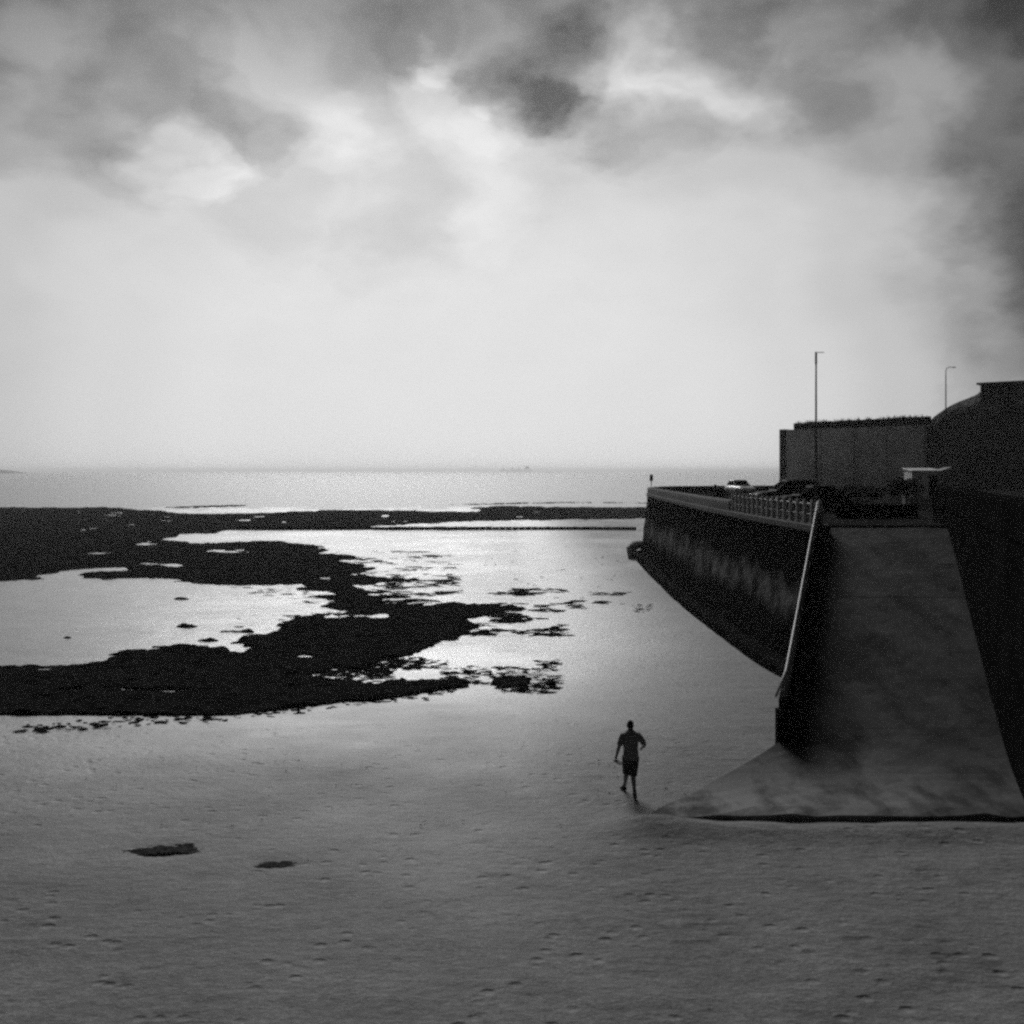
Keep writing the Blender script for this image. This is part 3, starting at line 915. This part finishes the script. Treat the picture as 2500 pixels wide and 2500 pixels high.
# tufts of grass along the top
vs, fs = [], []
def tuft(c, n, h):
    for _ in range(n):
        a = random.uniform(0, 6.28)
        b = Vector((math.cos(a), math.sin(a), 0))
        p = c + Vector((random.uniform(-.25, .25), random.uniform(-.25, .25), 0))
        tip = p + Vector((random.uniform(-.2, .2), random.uniform(-.2, .2), h * random.uniform(.4, 1.1)))
        k = len(vs)
        vs.extend([p - b * .05, p + b * .05, tip]); fs.append((k, k + 1, k + 2))
un = dvec.normalized()
wn = Vector((-un.y, un.x, 0))
for i in range(220):
    x = random.uniform(1.5, Lw)
    z = 9.4 + .25 * x / Lw
    c = A_ + un * x - wn * random.uniform(-.3, .4)
    tuft(Vector((c.x, c.y, PZ + z - .1)), 7, random.choice((.2, .3, .3, .6)))
for i, p in enumerate(pl[:60]):
    d = (pl[i + 1] - p); d = Vector((d.x, d.y, 0)).normalized(); q = Vector((-d.y, d.x, 0))
    for s in range(14):
        f = random.uniform(.8, 1.0)
        w = Vector((p.x, p.y, 0)) + q * (f * 1.2 + (f - .78) ** 1.4 * 14) + d * random.uniform(0, .9)
        tuft(Vector((w.x, w.y, PZ + f * p.z - .1)), 5, random.choice((.3, .35, .5)))
pymesh("cliff_grass", vs, fs, M['grass'], kind='stuff', label="tufts of grass along the cliff top")

# flat roofed house on the cliff, at the right edge
hb = empty("cliff_house", (65.5, 130, PZ + 10.2), R(-38), label="dark flat roofed house on the cliff top at the right edge", cat="house")
bm = bmesh.new(); box(bm, -3.6, 6, -3, 4, -1, 3.35); obj("wall", bm, M['brick'], hb)
bm = bmesh.new(); box(bm, -4.0, 6.4, -3.4, 4.4, 3.353, 3.6); obj("roof", bm, M['black'], hb, bevel=.03)
for x in (-2.2, .8):
    bm = bmesh.new(); box(bm, x, x + 1.3, -3.06, -2.98, .9, 2.2); f = obj("window", bm, M['steel'], hb)
    bm = bmesh.new(); box(bm, x + .08, x + 1.22, -3.075, -3.062, .98, 2.12); obj("pane", bm, M['glass'], f)

# ------------------------------------------------------------------ kiosk
ki = empty("kiosk", (32.2, 80.5, PZ), R(-6), label="small pale kiosk with a bright roof edge and round vent below the cliff", cat="kiosk")
bm = bmesh.new(); box(bm, 0, 2.1, 0, 2.2, 0, 2.3); obj("wall", bm, M['white'], ki, bevel=.02)
bm = bmesh.new(); hexa(bm, [(-.12, -.25, 2.303), (2.25, -.25, 2.303), (2.25, 2.35, 2.5), (-.12, 2.35, 2.5)], [(-.12, -.25, 2.4), (2.25, -.25, 2.4), (2.25, 2.35, 2.6), (-.12, 2.35, 2.6)]); obj("roof", bm, M['white'], ki, bevel=.02)
bm = bmesh.new(); tube(bm, [(.62, -.03, 1.82), (.62, .05, 1.82)], [.13, .13], 16); obj("vent", bm, M['black'], ki)
bm = bmesh.new(); box(bm, 1.3, 2.0, -.035, .02, .05, 2.0); obj("door", bm, M['darkconc'], ki)
bm = bmesh.new(); hexa(bm, [(2.26, -.1, 2.36), (3.05, -.1, 2.6), (3.05, 1.6, 2.6), (2.26, 1.6, 2.36)], [(2.26, -.1, 2.42), (3.05, -.1, 2.66), (3.05, 1.6, 2.66), (2.26, 1.6, 2.42)])
obj("canopy", bm, M['pale'], ki)
bm = bmesh.new(); tube(bm, [(2.75, -.08, 2.5), (3.35, -.3, -.3)], .05, 8); obj("strut", bm, M['pale'], ki)

# ------------------------------------------------------------------ poles
mp = empty("tall_mast", (13.53, 44.5, PZ), label="tall thin mast with a short arm standing at the head of the slipway", cat="mast")
bm = bmesh.new(); tube(bm, [(0, 0, -.5), (0, 0, 3.5), (0, 0, 7.65)], [.062, .05, .035], 10); obj("pole", bm, M['steel'], mp, True)
bm = bmesh.new(); tube(bm, [(-.06, 0, 7.62), (.36, 0, 7.63)], .018, 6); obj("arm", bm, M['steel'], mp, True)
bm = bmesh.new(); tube(bm, [(0, 0, 7.1), (0, 0, 7.58)], .05, 8); obj("sleeve", bm, M['steel'], mp, True)
bm = bmesh.new(); box(bm, -.18, .18, -.18, .18, -.6, .12); obj("base", bm, M['darkconc'], mp, bevel=.02)

sl = empty("street_lamp", (55.2, 127 + 1.5, PZ + 9.5), label="slim street lamp with a curved arm on the cliff top", cat="lamp")
Lx = 55.75 - 55.2
bm = bmesh.new(); tube(bm, [(Lx, 0, -1), (Lx, 0, 4.6), (Lx, 0, 5.75), (Lx + .12, 0, 6.05), (Lx + .4, 0, 6.2), (Lx + .9, 0, 6.2)], [.09, .07, .055, .05, .045, .04], 8); obj("pole", bm, M['steel'], sl, True)
bm = bmesh.new(); ball(bm, (Lx + 1.05, 0, 6.17), (.3, .12, .07)); obj("lamp_head", bm, M['steel'], sl, True)
def post(name, loc, h, label, cat, sign):
    t = empty(name, loc, label=label, cat=cat)
    bm = bmesh.new(); tube(bm, [(0, 0, 0), (0, 0, h)], .045, 8); obj("pole", bm, M['steel'], t, True)
    if sign:
        bm = bmesh.new(); box(bm, -.18, .18, -.065, -.045, h - .75, h - .1); obj("sign_plate", bm, M['steel'], t)
post("sign_post", (28.3, 104.3, PZ), 4.0, "thin post beside the left end of the cliff wall", "post", False)
post("marker_post", (14.55, 104.5, PZ + .8), 1.25, "short marker post on the far corner of the sea wall", "post", True)

# ------------------------------------------------------------------ far away: headland and ship
bm = bmesh.new()
vs, fs = [], []
for i in range(30):
    x = -1900 - i * 45
    h = 10 * min(1, (i + .6) / 2.5) + 4 * mnoise.noise(Vector((i * .4, 0, 0))) + i * .6
    vs += [(x, 3560 - i * 6, -3), (x, 3570 - i * 6, SEA_Z + max(1, h)), (x, 3900, SEA_Z + max(1, h) * 1.1), (x, 3950, -3)]
for i in range(29):
    for k in range(3):
        a = i * 4 + k
        fs.append((a, a + 1, a + 5, a + 4))
bm.free()
pymesh("headland", vs, fs, M['headland'], kind='structure', label="low dark headland at the left end of the horizon")
sh = empty("cargo_ship", (51, 12000, SEA_Z), label="faint cargo ship on the horizon above the far wet sand", cat="ship")
sh.scale = (1.7, 1.7, 1.7)
bm = bmesh.new(); hexa(bm, [(-118, -16, -2), (108, -16, -2), (108, 16, -2), (-118, 16, -2)], [(-124, -18, 13), (124, -10, 16), (124, 10, 16), (-124, 18, 13)]); obj("hull", bm, M['ship'], sh)
bm = bmesh.new(); box(bm, 62, 92, -14, 14, 15.01, 38); obj("bridge", bm, M['ship'], sh)
for x, h in ((-90, 24), (-30, 27), (20, 25)):
    bm = bmesh.new(); box(bm, x - 14, x + 14, -12, 12, 13.2, h); obj("cargo_stack", bm, M['ship'], sh)

# ------------------------------------------------------------------ person walking away, head bowed
PX, PY = 2.82, 23.75
pe = empty("person", (PX, PY, float(zs(PY)) + .0), R(4), label="person in dark shirt and long dark shorts walking away over the sand, head bowed", cat="person")
def vox(o, size, sm=4):
    r = o.modifiers.new('remesh', 'REMESH')
    r.mode, r.voxel_size, r.use_smooth_shade = 'VOXEL', size, True
    s = o.modifiers.new('smooth', 'SMOOTH')
    s.factor, s.iterations = .5, sm
HIPL, KNL, ANL = (-.10, .0, .90), (-.06, .20, .50), (-.085, .33, .105)
HIPR, KNR, ANR = (.10, .0, .90), (.05, -.02, .49), (.02, -.36, .20)
SHL, ELL, WRL, = (-.19, .02, 1.415), (-.29, -.04, 1.16), (-.335, .04, .93)
SHR, ELR, WRR, = (.19, .04, 1.415), (.335, -.02, 1.19), (.325, .18, 1.08)
HEAD = Vector((.015, .14, 1.625))
bm = bmesh.new()
tube(bm, [(0, 0, .84), (0, 0, .95), (0, .0, 1.08), (0, .01, 1.22), (0, .02, 1.34), (0, .03, 1.42), (.0, .045, 1.49)], [(.15, .11), (.17, .12), (.145, .10), (.165, .11), (.175, .115), (.13, .09), (.06, .06)], 16)
tube(bm, [(0, .04, 1.44), (.005, .07, 1.53), (.01, .10, 1.58)], [.075, .06, .06], 12)                       # neck
ball(bm, HEAD, (.075, .098, .112), 20, 14)
ball(bm, HEAD + Vector((0, .035, -.06)), (.055, .07, .07), 14, 10)                                             # jaw
tube(bm, [HEAD + Vector((0, .092, .01)), HEAD + Vector((0, .118, -.03)), HEAD + Vector((0, .098, -.04))], [.008, .016, .012], 8)   # nose
tube(bm, [HEAD + Vector((-.025, .098, -.072)), HEAD + Vector((0, .106, -.072)), HEAD + Vector((.025, .098, -.072))], [.006, .009, .006], 8)  # lips
for s in (-1, 1):
    ball(bm, HEAD + Vector((s * .078, .0, -.015)), (.012, .025, .034), 8, 6)                                   # ears
    ball(bm, HEAD + Vector((s * .03, .088, .012)), (.014, .012, .01), 8, 6)                                    # eyes
for h, k, a in ((HIPL, KNL, ANL), (HIPR, KNR, ANR)):
    H, K, A = Vector(h), Vector(k), Vector(a)
    tube(bm, [H + Vector((0, 0, .03)), H.lerp(K, .3), H.lerp(K, .7), K, K.lerp(A, .3), K.lerp(A, .7), A], [.09, .088, .068, .056, .06, .043, .036], 12)
def foot(A, toe, r=1.0):
    A, T = Vector(A), Vector(toe)
    d = (T - A); d.z = 0; d.normalize()
    heel = A - d * .05 + Vector((0, 0, -.045))
    return [heel, A.lerp(T, .3) + Vector((0, 0, -.01)), A.lerp(T, .7), T]
TOL, TOR = Vector((-.14, .52, .025)), Vector((.055, -.28, .02))
for A, T in ((ANL, TOL), (ANR, TOR)):
    tube(bm, foot(A, T), [(.03, .035), (.036, .042), (.042, .03), (.035, .018)], 10)
    tube(bm, [Vector(A) + Vector((0, 0, .03)), Vector(A).lerp(T, .2) + Vector((0, 0, -.02))], [.036, .034], 10)
for s_, e_, w_ in ((SHL, ELL, WRL), (SHR, ELR, WRR)):
    s_, e_, w_ = map(Vector, (s_, e_, w_))
    tube(bm, [Vector((0, .03, 1.40)).lerp(s_, .5), s_, s_.lerp(e_, .5), e_, e_.lerp(w_, .35), w_], [.065, .06, .05, .041, .042, .028], 12)
def hand(w_, e_, side, curl):
    w_, e_ = Vector(w_), Vector(e_)
    d = (w_ - e_).normalized()
    f = Vector((0, 1, 0)) - d * d.y
    f.normalize()                                   # across the knuckles
    n = d.cross(f) * side                           # palm side
    pc = w_ + d * .05
    tube(bm, [w_ - d * .02, w_ + d * .03, w_ + d * .085], [(.026, .024), (.036, .017), (.04, .014)], 10)
    for i, (off, L) in enumerate(((-.03, .062), (-.01, .075), (.01, .07), (.03, .055))):
        b = w_ + d * .085 + f * off
        m1 = b + d * L * .5 + n * L * .2 * curl
        m2 = m1 + d * L * .3 + n * L * .45 * curl
        m3 = m2 + d * L * .1 * (1 - curl) + n * L * .35 * curl - d * L * .1 * curl
        tube(bm, [b, m1, m2, m3], [.0105, .0098, .009, .0075], 7)
    tb = w_ + d * .025 + f * .03
    tube(bm, [tb, tb + d * .035 + f * .028 + n * .01, tb + d * .065 + f * .03 + n * .025 * curl], [.013, .0115, .009], 7)
    return pc + d * .05 + n * .02
gripL = hand(WRL, ELL, 1, .9)
hand(WRR, ELR, -1, .5)
body = obj("body", bm, M['skin'], pe)
vox(body, .007, 3)
# shirt
bm = bmesh.new()
tube(bm, [(0, -.005, .86), (0, -.005, .97), (0, 0, 1.08), (0, .005, 1.22), (0, .015, 1.34), (0, .025, 1.42), (0, .038, 1.48), (0, .06, 1.54)], [(.19, .145), (.185, .14), (.175, .13), (.185, .135), (.195, .145), (.18, .135), (.135, .115), (.078, .08)], 18)
for s_, e_ in ((SHL, ELL), (SHR, ELR)):
    s_, e_ = Vector(s_), Vector(e_)
    tube(bm, [Vector((0, .03, 1.37)).lerp(s_, .4), Vector((0, .03, 1.40)).lerp(s_, .75), s_ + Vector((0, 0, -.01)), s_.lerp(e_, .25), s_.lerp(e_, .55), s_.lerp(e_, .86)], [.05, .075, .075, .074, .072, .07], 14)
o = obj("shirt", bm, M['shirt'], pe); vox(o, .009, 3)
# shorts to the knee
bm = bmesh.new()
tube(bm, [(0, 0, 1.0), (0, 0, .92), (0, 0, .80)], [(.178, .13), (.19, .14), (.185, .14)], 18)
for h, k in ((HIPL, KNL), (HIPR, KNR)):
    H, K = Vector(h), Vector(k)
    tube(bm, [H + Vector((0, 0, .02)), H.lerp(K, .35), H.lerp(K, .75), H.lerp(K, 1.06)], [.108, .108, .102, .1], 16)
o = obj("shorts", bm, M['shorts'], pe); vox(o, .009, 3)
bm = bmesh.new()
ball(bm, HEAD + Vector((0, -.014, .022)), (.083, .098, .104), 18, 12)
ball(bm, HEAD + Vector((0, -.055, -.035)), (.066, .055, .07), 14, 10)
o = obj("hair", bm, M['hair'], pe); vox(o, .008, 2)
for A, T in ((ANL, TOL), (ANR, TOR)):
    bm = bmesh.new()
    f_ = foot(A, T)
    tube(bm, [p + Vector((0, 0, -.004)) for p in f_], [(.043, .045), (.047, .05), (.051, .038), (.042, .026)], 12)
    tube(bm, [Vector(A) + Vector((0, 0, .05)), Vector(A).lerp(T, .2) + Vector((0, 0, -.02))], [.045, .045], 12)
    o = obj("shoe", bm, M['shoe'], pe); vox(o, .008, 2)
# looped strap held in the left hand
bm = bmesh.new()
mw = pe.matrix_world
gl = gripL
lp = [gl + Vector((-.07, .0, -.02)), gl + Vector((-.02, 0, -.035)), gl + Vector((.03, -.01, -.085)), gl + Vector((.085, -.02, -.11)), gl + Vector((.15, -.02, -.105)), gl + Vector((.175, -.0, -.06)), gl + Vector((.10, .02, -.075)), gl + Vector((.03, .02, -.03)), gl]
tube(bm, lp, [(.03, .02), (.04, .025), (.03, .018), (.028, .016), (.022, .014), (.015, .012), (.015, .012), (.015, .012), (.015, .012)], 8)
o = obj("held_strap", bm, M['shoe'], None, True, label="dark looped strap hanging from the walking person's left hand", cat="strap")
o.location, o.rotation_euler = pe.location, pe.rotation_euler

# ------------------------------------------------------------------ sea air
bm = bmesh.new()
box(bm, -26000, 26000, -300, 26000, -4.5, 30)
hz = bpy.data.materials.new("sea_haze")
hz.use_nodes = True
k = NT(hz.node_tree)
k.n.remove(k.n['Principled BSDF'])
pv_ = k.new('ShaderNodeVolumePrincipled')
pv_.inputs['Color'].default_value = (.97, .97, .97, 1)
pv_.inputs['Density'].default_value = .0002
pv_.inputs['Anisotropy'].default_value = .55
k.l.new(pv_.outputs[0], k.n['Material Output'].inputs['Volume'])
obj("haze", bm, hz, kind='stuff', label="thin pale sea haze")
